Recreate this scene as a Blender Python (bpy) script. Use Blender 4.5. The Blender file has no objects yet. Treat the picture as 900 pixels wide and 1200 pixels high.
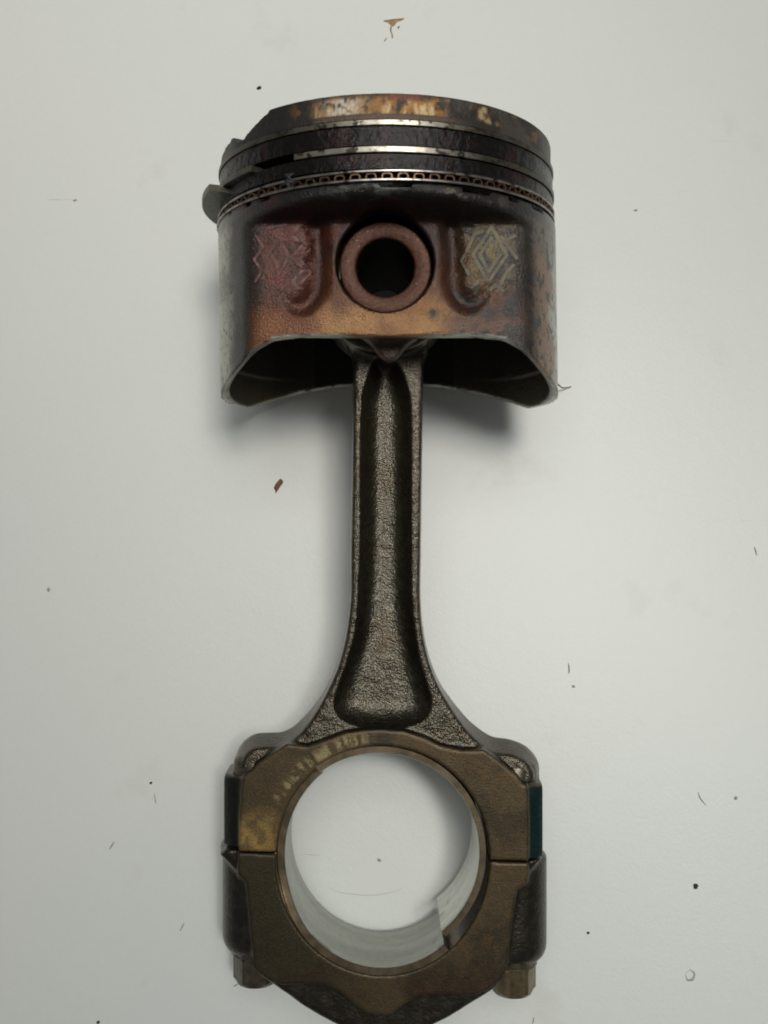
import bpy, math, random
import numpy as np
from mathutils import Matrix, Vector

random.seed(7)
S = 0.001                                   # everything below is laid out in millimetres
BETA = math.atan(0.1568)                    # the rod lies on its big end, the piston on its ring belt
CB, SB = math.cos(BETA), math.sin(BETA)
LIFT = 41.35 * CB - 12.6 * SB
F, DIST, CY = 1232.0, 261.0, -54.75         # focal length in px of a 900x1200 frame, camera distance, offset

sc = bpy.context.scene
# ------------------------------------------------------------------ camera
cam_d = bpy.data.cameras.new('camera')
cam = bpy.data.objects.new('camera', cam_d)
sc.collection.objects.link(cam)
ROOT_M = Matrix.Translation((0, 0, LIFT * S)) @ Matrix.Rotation(BETA, 4, 'X')
cam.matrix_world = ROOT_M @ Matrix.Translation((0, CY * S, DIST * S))
cam_d.sensor_fit = 'VERTICAL'
cam_d.sensor_height = 24.0
cam_d.lens = 24.0 * F / 1200.0
cam_d.clip_start = 0.01
cam_d.clip_end = 50
cam_d.dof.use_dof = False
sc.camera = cam
# ------------------------------------------------------------------ room light
w = bpy.data.worlds.new('World'); sc.world = w; w.use_nodes = True
bg = w.node_tree.nodes['Background']
bg.inputs['Color'].default_value = (0.96, 0.99, 1.0, 1)
bg.inputs['Strength'].default_value = 0.105
def area(name, loc, target, sx, sy, power, col, spread=180):
    l = bpy.data.lights.new(name, 'AREA'); l.shape = 'RECTANGLE'; l.size = sx; l.size_y = sy
    l.energy = power; l.color = col; l.spread = math.radians(spread)
    o = bpy.data.objects.new(name, l); sc.collection.objects.link(o)
    o.location = loc
    o.rotation_euler = (Vector(target) - Vector(loc)).to_track_quat('-Z', 'Y').to_euler()
    return o
def spot(name, loc, target, ang, power, col, r):
    l = bpy.data.lights.new(name, 'SPOT'); l.spot_size = math.radians(ang); l.spot_blend = 1.0
    l.energy = power; l.color = col; l.shadow_soft_size = r
    o = bpy.data.objects.new(name, l); sc.collection.objects.link(o)
    o.location = loc
    o.rotation_euler = (Vector(target) - Vector(loc)).to_track_quat('-Z', 'Y').to_euler()
    return o
area('ceiling_lamp', (0.40, 0.80, 1.9), (0, 0, 0), 0.9, 0.42, 0.8, (1.0, 0.97, 0.92))
spot('added_falloff_spot', (0.26, 0.28, 1.9), (-0.035, 0.165, 0), 21, 102, (1.0, 0.955, 0.90), 0.28)  # added spot; its cone edge stands in for the lower-left shade
spot('added_falloff_spot', (0.50, -0.10, 1.8), (0.10, -0.17, 0), 13.5, 44, (0.97, 1.0, 0.97), 0.17)  # added spot; lights the lower right and leaves the lower left dim
area('ceiling_lamp', (0.02, 0.40, 1.9), (0, 0.05, 0), 1.3, 0.9, 7.6, (0.985, 1.0, 0.965))
sc.view_settings.view_transform = 'Standard'
sc.view_settings.look = 'None'
sc.view_settings.exposure = 0.0
sc.view_settings.gamma = 1.0
sc.view_settings.use_curve_mapping = False
sc.cycles.use_denoising = True
sc.cycles.filter_width = 1.9
sc.cycles.max_bounces = 8

# ------------------------------------------------------------------ pixel <-> space
def sz(z): return F / (DIST - z)
def up(u, v, z):                            # photo pixel -> assembly point at depth z (mm)
    s = sz(z)
    return ((u - 450.0) / s, (600.0 - v) / s + CY)
def ups(pts, z): return np.array([up(u, v, z) for u, v in pts])
def table_pt(u, v):                         # photo pixel -> point on the table top (mm)
    d = Vector((u - 450, 600 - v, -F))
    R = Matrix.Rotation(BETA, 3, 'X')
    d = R @ d
    c = R @ Vector((0, CY, DIST)) + Vector((0, 0, LIFT))
    t = -c.z / d.z
    return (c.x + d.x * t, c.y + d.y * t)

# ------------------------------------------------------------------ numpy noise
def _h(i, j, k):
    n = (i * 374761393 + j * 668265263 + k * 1274126177) & 0xFFFFFFFF
    n = ((n ^ (n >> 13)) * 1274126177) & 0xFFFFFFFF
    return ((n ^ (n >> 16)) & 0xFFFF) / 65535.0
def vnoise(x, y, z):
    xi, yi, zi = np.floor(x).astype(np.int64), np.floor(y).astype(np.int64), np.floor(z).astype(np.int64)
    fx, fy, fz = x - xi, y - yi, z - zi
    fx, fy, fz = [t * t * (3 - 2 * t) for t in (fx, fy, fz)]
    r = 0
    for a in (0, 1):
        for b in (0, 1):
            for c in (0, 1):
                r = r + _h(xi + a, yi + b, zi + c) * (fx if a else 1 - fx) * (fy if b else 1 - fy) * (fz if c else 1 - fz)
    return r
def fbm(x, y, z, sc_=1.0, oct=4, off=0.0):
    r, a, t = 0, 0.5, 0
    x, y, z = x * sc_ + off, y * sc_ + off * 1.7, z * sc_ - off
    for _ in range(oct):
        r = r + a * vnoise(x + 1000, y + 1000, z + 1000); t += a
        x, y, z, a = x * 2.03, y * 2.03, z * 2.03, a * 0.55
    return r / t
def sst(a, b, x):
    t = np.clip((x - a) / (b - a), 0, 1)
    return t * t * (3 - 2 * t)
def mixc(c, d, m):
    m = np.clip(m, 0, 1)[..., None]
    return c * (1 - m) + np.array(d) * m

# ------------------------------------------------------------------ mesh helpers
def shade(me, smooth=True):
    me.polygons.foreach_set('use_smooth', np.full(len(me.polygons), smooth))
def add_mesh(name, verts, faces, mat, parent=None, smooth=True, cols=None):
    me = bpy.data.meshes.new(name)
    verts = np.asarray(verts, dtype=np.float64) * S
    if isinstance(faces, np.ndarray):
        n, k = faces.shape
        me.vertices.add(len(verts)); me.vertices.foreach_set('co', verts.ravel())
        me.loops.add(n * k); me.loops.foreach_set('vertex_index', faces.ravel().astype(np.int32))
        me.polygons.add(n)
        me.polygons.foreach_set('loop_start', np.arange(0, n * k, k, dtype=np.int32))
        me.update(calc_edges=True); me.validate()
    else:
        me.from_pydata([tuple(v) for v in verts], [], faces); me.update()
    shade(me, smooth)
    if cols is not None:
        at = me.color_attributes.new('Col', 'FLOAT_COLOR', 'POINT')
        at.data.foreach_set('color', np.asarray(cols, dtype=np.float32).ravel())
    me.materials.append(mat)
    o = bpy.data.objects.new(name, me)
    sc.collection.objects.link(o)
    if parent: o.parent = parent
    return o

def surface_nets(Fv, org, h):
    sg = Fv < 0
    c = np.zeros(tuple(n - 1 for n in Fv.shape), dtype=np.int8)
    for a in (0, 1):
        for b in (0, 1):
            for d in (0, 1):
                c += sg[a:a + c.shape[0], b:b + c.shape[1], d:d + c.shape[2]]
    ai, aj, ak = np.nonzero((c > 0) & (c < 8))
    vid = np.full(c.shape, -1, dtype=np.int64); vid[ai, aj, ak] = np.arange(len(ai))
    pos = np.zeros((len(ai), 3)); cnt = np.zeros(len(ai))
    cor = [(a, b, d) for a in (0, 1) for b in (0, 1) for d in (0, 1)]
    val = {q: Fv[ai + q[0], aj + q[1], ak + q[2]].astype(np.float64) for q in cor}
    for q in cor:
        for ax in range(3):
            if q[ax]: continue
            r = list(q); r[ax] = 1; r = tuple(r)
            f0, f1 = val[q], val[r]
            m = (f0 < 0) != (f1 < 0)
            t = np.where(m, f0 / np.where(m, f0 - f1, 1), 0)
            p = np.tile(np.array(q, float), (len(ai), 1)); p[:, ax] = t
            pos[m] += p[m]; cnt[m] += 1
    pos /= cnt[:, None]
    V = (np.stack([ai, aj, ak], 1) + pos) * h + np.array(org)
    quads = []
    nx, ny, nz = Fv.shape
    for ax in range(3):
        o1, o2 = [(1, 2), (2, 0), (0, 1)][ax]
        sl0 = [slice(None)] * 3; sl1 = [slice(None)] * 3
        sl0[ax] = slice(0, -1); sl1[ax] = slice(1, None)
        d = sg[tuple(sl0)] != sg[tuple(sl1)]
        I = np.array(np.nonzero(d))
        ok = (I[o1] > 0) & (I[o2] > 0) & (I[o1] < Fv.shape[o1] - 1) & (I[o2] < Fv.shape[o2] - 1)
        I = I[:, ok]
        def cell(a, b):
            J = I.copy(); J[o1] -= a; J[o2] -= b
            return vid[J[0], J[1], J[2]]
        q = np.stack([cell(1, 1), cell(0, 1), cell(0, 0), cell(1, 0)], 1)
        flip = ~sg[I[0], I[1], I[2]]
        q[flip] = q[flip][:, ::-1]
        quads.append(q)
    return V, np.concatenate(quads).astype(np.int32)

def poly_sdf(P, X, Y):                      # signed distance to a closed outline, < 0 inside
    P = np.asarray(P); n = len(P)
    d = np.full(X.shape, 1e9); ins = np.zeros(X.shape, bool)
    for i in range(n):
        a, b = P[i], P[(i + 1) % n]
        ex, ey = b - a; L = ex * ex + ey * ey + 1e-12
        t = np.clip(((X - a[0]) * ex + (Y - a[1]) * ey) / L, 0, 1)
        d = np.minimum(d, (X - a[0] - t * ex) ** 2 + (Y - a[1] - t * ey) ** 2)
        c = (a[1] > Y) != (b[1] > Y)
        if abs(ey) > 1e-12:
            ins ^= c & (X < (Y - a[1]) * ex / ey + a[0])
    d = np.sqrt(d)
    return np.where(ins, -d, d)
def smin(a, b, k):
    h = np.clip(0.5 + 0.5 * (b - a) / k, 0, 1)
    return b * (1 - h) + a * h - k * h * (1 - h)
def smax(a, b, k): return -smin(-a, -b, k)

def catmull(P, per=6, closed=True):
    P = np.asarray(P, float); n = len(P); out = []
    rng = range(n) if closed else range(n - 1)
    for i in rng:
        p0, p1, p2, p3 = [P[(i + k) % n] if closed else P[min(max(i + k, 0), n - 1)] for k in (-1, 0, 1, 2)]
        for j in range(per):
            t = j / per
            out.append(0.5 * ((2 * p1) + (-p0 + p2) * t + (2 * p0 - 5 * p1 + 4 * p2 - p3) * t * t + (-p0 + 3 * p1 - 3 * p2 + p3) * t ** 3))
    if not closed: out.append(P[-1])
    return np.array(out)

def ring_sweep(profile, th0, th1, n, cx=0, cy=0, cz=0, closed=None, jitter=None):
    """profile: list of (r, y); swept about the y axis from th0 to th1 (deg, 0 = towards the camera, + = right)"""
    full = abs(th1 - th0) >= 359.9
    k = len(profile); V = []
    m = n if full else n + 1
    for i in range(m):
        t = math.radians(th0 + (th1 - th0) * i / n)
        for r, y in profile:
            V.append((cx + r * math.sin(t), cy + y, cz + r * math.cos(t)))
    Fc = []
    for i in range(n):
        a, b = i * k, ((i + 1) % m) * k
        for j in range(k):
            j2 = (j + 1) % k
            Fc.append((a + j, b + j, b + j2, a + j2))
    if not full:
        Fc.append(tuple(range(k))); Fc.append(tuple((m - 1) * k + j for j in reversed(range(k))))
    return V, Fc

# ------------------------------------------------------------------ node helpers
def new_mat(name):
    m = bpy.data.materials.new(name); m.use_nodes = True
    nt = m.node_tree; b = nt.nodes['Principled BSDF']
    return m, nt, b
def L(nt, a, b): nt.links.new(a, b)
def objco(nt, scale=(1000, 1000, 1000), rot=(0, 0, 0)):
    tc = nt.nodes.new('ShaderNodeTexCoord'); mp = nt.nodes.new('ShaderNodeMapping')
    mp.inputs['Scale'].default_value = scale; mp.inputs['Rotation'].default_value = rot
    L(nt, tc.outputs['Object'], mp.inputs['Vector'])
    return mp.outputs['Vector']
def noise(nt, vec, scale, detail=4, rough=0.55):
    n = nt.nodes.new('ShaderNodeTexNoise')
    n.inputs['Scale'].default_value = scale; n.inputs['Detail'].default_value = detail
    n.inputs['Roughness'].default_value = rough
    L(nt, vec, n.inputs['Vector']); return n.outputs['Fac']
def ramp(nt, fac, stops):
    r = nt.nodes.new('ShaderNodeValToRGB'); cr = r.color_ramp
    while len(cr.elements) < len(stops): cr.elements.new(0.5)
    for e, (p, c) in zip(cr.elements, stops):
        e.position = p; e.color = (c[0], c[1], c[2], 1) if hasattr(c, '__len__') else (c, c, c, 1)
    L(nt, fac, r.inputs['Fac']); return r.outputs['Color']
def mixn(nt, fac, a, b, mode='MIX'):
    m = nt.nodes.new('ShaderNodeMix'); m.data_type = 'RGBA'; m.blend_type = mode
    for sck, v in ((m.inputs[0], fac), (m.inputs[6], a), (m.inputs[7], b)):
        if hasattr(v, 'is_linked') or hasattr(v, 'links'): L(nt, v, sck)
        elif hasattr(v, '__len__'): sck.default_value = (v[0], v[1], v[2], 1)
        else: sck.default_value = v
    return m.outputs[2]
def math_(nt, op, a, b=None, c=None):
    m = nt.nodes.new('ShaderNodeMath'); m.operation = op
    for i, v in enumerate((a, b, c)):
        if v is None: continue
        if hasattr(v, 'links'): L(nt, v, m.inputs[i])
        else: m.inputs[i].default_value = v
    return m.outputs[0]
def bump(nt, b, h, dist, strength=1.0, prev=None):
    n = nt.nodes.new('ShaderNodeBump'); n.inputs['Distance'].default_value = dist * S
    n.inputs['Strength'].default_value = strength
    L(nt, h, n.inputs['Height'])
    if prev is not None: L(nt, prev, n.inputs['Normal'])
    L(nt, n.outputs['Normal'], b.inputs['Normal']); L(nt, n.outputs['Normal'], b.inputs['Coat Normal']); return n.outputs['Normal']

def vcol_mat(name, metallic, fine=2.2, bdist=0.12, detail=5, tint=0.35, pit=None, coat=0.0, spec=0.5, roughvar=0.12, brush=None):
    """colour and roughness (alpha) come from the object's own stain and shade map; the nodes add grain and relief"""
    m, nt, b = new_mat(name)
    at = nt.nodes.new('ShaderNodeAttribute'); at.attribute_name = 'Col'
    v = objco(nt)
    n1 = noise(nt, v, fine, detail, 0.6)
    g = ramp(nt, n1, [(0.25, 1 - tint), (0.75, 1 + tint)])
    col = mixn(nt, 1.0, at.outputs['Color'], g, 'MULTIPLY')
    L(nt, col, b.inputs['Base Color'])
    r = math_(nt, 'MULTIPLY_ADD', math_(nt, 'SUBTRACT', noise(nt, v, fine * 1.7, 3), 0.5), roughvar * 2, at.outputs['Alpha'])
    L(nt, r, b.inputs['Roughness'])
    b.inputs['Metallic'].default_value = metallic; b.inputs['Specular IOR Level'].default_value = spec
    b.inputs['Coat Weight'].default_value = coat; b.inputs['Coat Roughness'].default_value = 0.2
    nrm = bump(nt, b, n1, bdist)
    if pit:
        n2 = noise(nt, v, pit[0], 2)
        nrm = bump(nt, b, ramp(nt, n2, [(0.3, 0), (0.6, 1)]), pit[1], 1.0, nrm)
    if brush:
        vb = objco(nt, tuple(1000 * q for q in brush[0]))
        bump(nt, b, noise(nt, vb, 1.0, 3), brush[1], 1.0, nrm)
    return m

M_skirt = vcol_mat('stained_cast_aluminium', 0.6, 2.1, 0.26, 4, 0.26, coat=0.6, spec=0.35, roughvar=0.1)
M_belt = vcol_mat('carbon_coated_aluminium', 0.15, 1.6, 0.20, 5, 0.30, spec=0.3, roughvar=0.12)
M_forged = vcol_mat('oily_forged_steel', 0.95, 1.9, 0.24, 2, 0.15, coat=0.4, roughvar=0.04)
M_forged_fine = vcol_mat('smooth_oily_forging', 0.9, 1.2, 0.16, 3, 0.15, coat=0.35, roughvar=0.04)
M_mach = vcol_mat('varnished_machined_steel', 0.55, 2.6, 0.07, 4, 0.42, roughvar=0.10, brush=((0.35, 6.0, 0.35), 0.03))
M_shell = vcol_mat('worn_bearing_metal', 0.85, 0.6, 0.02, 4, 0.10, roughvar=0.08)

def flat_metal(name, c1, c2, rough, metallic, nscale=1.5, bd=0.05, spots=None):
    m, nt, b = new_mat(name); v = objco(nt)
    n = noise(nt, v, nscale, 5)
    col = ramp(nt, n, [(0.3, c1), (0.7, c2)])
    if spots:
        n2 = noise(nt, v, spots[0], 4, 0.6)
        col = mixn(nt, ramp(nt, n2, [(spots[1], 0), (spots[1] + 0.05, 1)]), col, spots[2])
    L(nt, col, b.inputs['Base Color'])
    b.inputs['Metallic'].default_value = metallic; b.inputs['Roughness'].default_value = rough
    bump(nt, b, n, bd); return m
M_ring = flat_metal('worn_ring_face_steel', (0.40, 0.37, 0.30), (0.62, 0.58, 0.49), 0.36, 0.8, 0.8, 0.02, (0.30, 0.56, (0.06, 0.05, 0.035)))
M_ringdark = flat_metal('dull_grey_ring_steel', (0.07, 0.07, 0.055), (0.16, 0.155, 0.12), 0.40, 0.7, 0.8, 0.05, (0.6, 0.66, (0.03, 0.025, 0.02)))
def ring_mat():
    m, nt, b = new_mat('worn_ring_steel_stained_shaded'); v = objco(nt)
    n = noise(nt, v, 0.8, 5); n2 = noise(nt, v, 0.10, 4, 0.65); n3 = noise(nt, v, 0.45, 4, 0.7)
    col = ramp(nt, n, [(0.3, (0.30, 0.275, 0.22)), (0.7, (0.50, 0.47, 0.39))])
    sx = nt.nodes.new('ShaderNodeSeparateXYZ'); L(nt, v, sx.inputs[0])
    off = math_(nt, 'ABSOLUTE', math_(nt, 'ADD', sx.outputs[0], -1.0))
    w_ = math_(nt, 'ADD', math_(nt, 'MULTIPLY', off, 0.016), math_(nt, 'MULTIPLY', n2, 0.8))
    col = mixn(nt, ramp(nt, w_, [(0.44, 0), (0.84, 0.95)]), col, (0.085, 0.078, 0.058))  # lit top of the arc painted in, duller towards the sides
    col = mixn(nt, ramp(nt, n3, [(0.53, 0), (0.60, 1)]), col, (0.05, 0.042, 0.03))
    L(nt, col, b.inputs['Base Color']); b.inputs['Metallic'].default_value = 0.75; b.inputs['Roughness'].default_value = 0.38
    bump(nt, b, n3, 0.05); return m
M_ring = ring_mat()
M_rail = flat_metal('oil_ring_rail_steel', (0.16, 0.15, 0.13), (0.40, 0.38, 0.34), 0.32, 0.85, 0.35, 0.01, (0.3, 0.56, (0.05, 0.04, 0.03)))
M_exp = flat_metal('rusty_expander_spring', (0.035, 0.018, 0.009), (0.20, 0.11, 0.06), 0.42, 0.6, 0.6, 0.03)
M_pin = flat_metal('brown_varnished_pin', (0.050, 0.019, 0.011), (0.120, 0.050, 0.030), 0.42, 0.15, 1.1, 0.10, (1.6, 0.66, (0.35, 0.27, 0.22)))
M_pin.node_tree.nodes['Principled BSDF'].inputs['Specular IOR Level'].default_value = 0.15
M_bolt = flat_metal('grey_brown_bolt_steel', (0.07, 0.06, 0.045), (0.15, 0.125, 0.085), 0.34, 0.7, 0.7, 0.05)
M_nut = flat_metal('brassy_brown_nut_steel', (0.13, 0.10, 0.055), (0.23, 0.18, 0.10), 0.3, 0.7, 0.7, 0.05)

# ------------------------------------------------------------------ table
def build_table():
    m, nt, b = new_mat('off_white_laminate')
    v = objco(nt)
    n0 = noise(nt, v, 0.006, 3)
    c = ramp(nt, n0, [(0.3, (0.770, 0.805, 0.765)), (0.7, (0.820, 0.830, 0.780))])
    n1 = noise(nt, v, 0.5, 6, 0.7)
    c = mixn(nt, 0.05, c, ramp(nt, n1, [(0.2, 0.25), (0.8, 1.0)]), 'MULTIPLY')
    # faint brown smudges and grey rub marks
    sm = noise(nt, objco(nt, (1000, 1000, 1000), (0, 0, 0.6)), 0.028, 5, 0.6)
    c = mixn(nt, math_(nt, 'MULTIPLY', ramp(nt, sm, [(0.62, 0), (0.78, 1)]), 0.22), c, (0.42, 0.36, 0.27))
    for ang, sx, th, st in ((0.5, 0.22, 0.735, 0.3), (-0.25, 0.26, 0.745, 0.28), (1.45, 0.2, 0.745, 0.25)):
        vs = objco(nt, (1000 * 0.03, 1000 * sx * 4.5, 1000), (0, 0, ang))
        sn = noise(nt, vs, 0.55, 3, 0.5)
        br = noise(nt, v, 0.09, 2)
        msk = math_(nt, 'MULTIPLY', ramp(nt, sn, [(th - 0.02, 0), (th + 0.03, 1)]), ramp(nt, br, [(0.50, 0), (0.62, st)]))
        c = mixn(nt, msk, c, (0.33, 0.32, 0.29))
    L(nt, c, b.inputs['Base Color'])
    b.inputs['Roughness'].default_value = 0.40
    b.inputs['Specular IOR Level'].default_value = 0.5
    h1 = noise(nt, v, 1.15, 2, 0.5)
    nr = bump(nt, b, h1, 0.038)
    bump(nt, b, noise(nt, v, 0.16, 2), 0.05, 1.0, nr)
    W = 900
    V = [(-W, -W, 0), (W, -W, 0), (W, W, 0), (-W, W, 0), (-W, -W, -25), (W, -W, -25), (W, W, -25), (-W, W, -25)]
    Fc = [(0, 1, 2, 3), (7, 6, 5, 4), (0, 4, 5, 1), (1, 5, 6, 2), (2, 6, 7, 3), (3, 7, 4, 0)]
    o = add_mesh('table_top', V, Fc, m, None, False)
    o['kind'] = 'structure'
    o['label'] = 'off-white laminate table top with faint scuffs under the piston'
build_table()

# ------------------------------------------------------------------ the assembly
root = bpy.data.objects.new('piston_and_connecting_rod', None)
sc.collection.objects.link(root)
root.matrix_world = ROOT_M
root.empty_display_size = 0.02
root['label'] = 'oil-stained engine piston with its connecting rod lying on the white table'
root['category'] = 'piston'

R = 41.35
def axx(y): return 0.9 - 0.016 * (y + 0)     # the piston hangs a degree off the rod's axis

MOATS = [[(372, 232), (373, 260), (374.5, 300), (374, 333), (367, 350), (353, 360), (338, 359), (322, 351)],
         [(528, 236), (527, 262), (530, 300), (530, 333), (537, 349), (549, 357), (562, 355), (576, 346)]]
PADS = [[(258, 236), (330, 240), (371, 243), (374, 300), (374, 336), (364, 356), (345, 362), (325, 353), (306, 340), (285, 332), (258, 328)],
        [(528, 243), (570, 240), (642, 236), (642, 320), (612, 334), (590, 344), (576, 350), (562, 358), (544, 358), (531, 342), (529, 300)]]
PADP = [catmull(ups(p, 28), 5) for p in PADS]
def line_dist(P, X, Y):
    d = np.full(X.shape, 1e9)
    for i in range(len(P) - 1):
        a, b = P[i], P[i + 1]; e = b - a
        t = np.clip(((X - a[0]) * e[0] + (Y - a[1]) * e[1]) / (e @ e), 0, 1)
        d = np.minimum(d, (X - a[0] - t * e[0]) ** 2 + (Y - a[1] - t * e[1]) ** 2)
    return np.sqrt(d)
def moat_d(X, Y): return np.minimum(*[line_dist(catmull(ups(m, 28), 4, False), X, Y) for m in MOATS])
def pad_dep(X, Y):
    dm = moat_d(X, Y)
    dp = np.minimum(poly_sdf(PADP[0], X, Y), poly_sdf(PADP[1], X, Y))
    crk = (fbm(X, Y, X * 0, 0.42, 3, 21.0) - 0.5) * 1.1 * sst(0.0, -2.5, dp)
    return 2.1 * np.exp(-(dm / 2.2) ** 2) * sst(26.5, 17, np.abs(X - 0.3)) + 0.60 * sst(1.0, -2.5, dp) + crk, dm, dp
# ---- skirt and pin bosses, one casting -------------------------------------------------
def build_skirt():
    h = 0.42
    x0, x1, y0, y1, z0, z1 = -44, 46, -31, 15.6, -43, 43
    xs = np.arange(x0, x1, h); ys = np.arange(y0, y1, h); zs = np.arange(z0, z1, h)
    X, Y, Z = np.meshgrid(xs, ys, zs, indexing='ij', sparse=True)
    xr = X - axx(Y)
    rad = np.sqrt(xr ** 2 + Z ** 2)
    aZ = np.abs(Z)
    # outside: round skirt, flat boss sides (gently crowned), bound at the top
    out = rad - R
    # upper belt stays round above y = 11.8 ; the flats start below
    flat_front = aZ - (28.9 - 0.004 * (xr * xr) * 0.35)
    flat = smax(flat_front, -(11.6 - Y) * 1.0, 1.2)           # only where y < 11.6
    flat = np.where(Y > 13.0, -14, flat_front - sst(8.6, 12.6, Y) ** 1.5 * 13.0)
    body = smax(out, flat, 2.2)
    # recessed pads left and right of the boss, front and back
    X2, Y2 = np.meshgrid(xs, ys, indexing='ij')
    padL, padR = PADP
    dep = pad_dep(X2, Y2)[0][:, :, None]
    body = np.maximum(body, aZ - (28.9 - dep) - sst(8.0, 12.6, Y) ** 1.5 * 13.0 - 14.0 * (Y > 13.0))
    # raised collar round the pin bore
    rp = np.sqrt((X - 0.25) ** 2 + (Y - 0.42) ** 2)
    # bottom line of the skirt, front and back traced separately
    fx = np.array([0, 20, 26, 30, 33.9, 37.9, 41, 44]); fy = np.array([-15.9, -15.7, -16.4, -18.4, -21.8, -24.6, -26.9, -27.4])
    bx = np.array([0, 14, 24, 30, 33.2, 36.9, 39.5, 44]); by = np.array([-19.6, -20.6, -22.2, -24.0, -25.2, -27.4, -27.3, -27.4])
    axr = np.abs(xr)
    yf = np.interp(axr, fx, fy); yb = np.interp(axr, bx, by)
    wz = sst(-10, 10, Z)
    yb_all = yf * wz + yb * (1 - wz)
    body = np.maximum(body, (yb_all - Y) * 0.8)
    lipn = 14.25 - 0.9 * sst(0.56, 0.62, fbm(X * 1.0, Y * 0, Z, 0.22, 3, 2.0)) * (Z > 20)
    body = smax(body, Y - lipn, 0.35)
    # inside
    ri = R - 2.7 + 0.55 * (Y < -19.2)
    inner = smax(rad - ri, aZ - 24.6, 6.0)
    inner = np.maximum(inner, Y - 11.0)
    boss = np.maximum(rp - 15.6, 14.2 - aZ)                     # the bosses reach inward
    web = np.maximum(np.maximum(axr - 9.5, 14.2 - aZ), -(Y + 2))  # tie each boss to the head
    inner = np.maximum(inner, -smin(boss, web, 2.0))
    body = np.maximum(body, -inner)
    lobe = poly_sdf(catmull(ups([(428, 392), (436, 406), (446, 419), (456, 425), (466, 420), (476, 407), (490, 392)], 17), 4), X2, Y2)[:, :, None]
    lobe = smax(lobe, np.abs(Z - 16.6) - 2.6, 1.2)
    body = smin(body, lobe, 1.0)
    # pin bore, chamfered; relief arc above the pin where the circlip slot is
    bore = rp - (10.80 + 0.3 * sst(28.0, 28.9, aZ))
    body = np.maximum(body, -bore)
    # notch at the foot of the wall between the bosses
    Fv = body.astype(np.float32)
    V, Q = surface_nets(Fv, (x0, y0, z0), h)
    x, y, z = V[:, 0], V[:, 1], V[:, 2]
    xr = x - axx(y); rr = np.sqrt(xr ** 2 + z ** 2)
    n1 = fbm(x, y, z, 0.13, 4, 3.1); n2 = fbm(x, y, z, 0.35, 4, 9.2); n3 = fbm(x, y, z, 1.3, 3, 5.5)
    N = len(V)
    ori = (0.27, 0.100, 0.030)
    col = np.tile(np.array(ori), (N, 1)); ro = np.full(N, 0.40)
    fr = sst(24.8, 26.0, np.abs(z))
    # boss face: golden low, redder up, grey-blue at bottom right
    col = mixc(col, (0.50, 0.265, 0.095), sst(-4, -14, y) * sst(30, 8, np.abs(x - 0)) * 0.9)
    col = mixc(col, (0.19, 0.045, 0.025), sst(-3, 8, y + (n1 - 0.5) * 10))
    col = mixc(col, (0.30, 0.070, 0.022), sst(-14, -22, x + (n1 - .5) * 8) * sst(-13, -4, y))
    col = mixc(col, (0.13, 0.095, 0.080), sst(9, 16, x + (n1 - .5) * 14) * 0.75)
    col = mixc(col, (0.24, 0.165, 0.135), sst(0.56, 0.70, n2) * sst(2, 12, x) * sst(30, 20, x) * 0.6)
    # left pad maroon, right pad tarnished gold and slate
    wob = (n2 - .5) * 7.0
    mL = sst(1.6, -1.6, poly_sdf(padL, x, y) + wob) * (z > 24); mR = sst(1.6, -1.6, poly_sdf(padR, x, y) + wob) * (z > 24)
    cL = mixc(np.tile(np.array((0.105, 0.022, 0.017)), (N, 1)), (0.21, 0.055, 0.036), sst(0.45, 0.62, n2))
    cL = mixc(cL, (0.24, 0.075, 0.02), sst(-6, -12, y + (n2 - .5) * 5) * 0.8)
    cR = mixc(np.tile(np.array((0.135, 0.095, 0.036)), (N, 1)), (0.040, 0.044, 0.042), sst(0.48, 0.58, n2))
    cR = mixc(cR, (0.13, 0.07, 0.065), sst(20, 15, x + (n1 - .5) * 3) * sst(-1, -7, y) * 0.9)
    cR = mixc(cR, (0.22, 0.17, 0.075), sst(0.55, 0.66, fbm(x, y, z, 0.5, 3, 20.0)) * 0.8)
    col = col * (1 - mL[:, None]) + cL * mL[:, None]
    col = col * (1 - mR[:, None]) + cR * mR[:, None]
    # rust-red varnish in the moats; groove shade painted dark along their middle
    dd = moat_d(x, y)
    col = mixc(col, (0.17, 0.045, 0.014), np.exp(-(dd / 3.4) ** 2) * (z > 24) * sst(12, 4, y) * 0.7)
    col = mixc(col, (0.050, 0.013, 0.008), np.exp(-(dd / 1.3) ** 2) * (z > 24) * sst(27, 18, np.abs(x)) * 0.85)
    col = mixc(col, (0.050, 0.052, 0.054), sst(15, 24, x + (n2 - .5) * 6) * sst(-4, -8, y) * (z > 20) * sst(0.40, 0.52, n2) * 0.8)
    burn = sst(0.44, 0.72, fbm(x, y, z, 0.20, 4, 45.0))
    col = mixc(col, (0.055, 0.028, 0.020), burn * (z > 20) * sst(-15.5, -9, y + (n2 - .5) * 6) * 0.65)
    col = mixc(col, (0.17, 0.045, 0.018), sst(0.44, 0.70, fbm(x, y, z, 0.16, 3, 64.0)) * (z > 20) * sst(12, -2, x) * 0.6)
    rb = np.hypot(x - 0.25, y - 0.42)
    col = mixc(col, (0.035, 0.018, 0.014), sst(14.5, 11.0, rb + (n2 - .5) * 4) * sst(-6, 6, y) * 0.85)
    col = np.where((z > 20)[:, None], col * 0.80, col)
    # carbon creeping down from the ring belt, with the belt's shade painted in
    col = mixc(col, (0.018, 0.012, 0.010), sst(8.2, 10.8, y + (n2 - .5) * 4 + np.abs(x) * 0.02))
    col = mixc(col, (0.030, 0.028, 0.026), sst(0.60, 0.70, n2) * sst(5, 11, x) * (z > 24) * 0.85)
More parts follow.
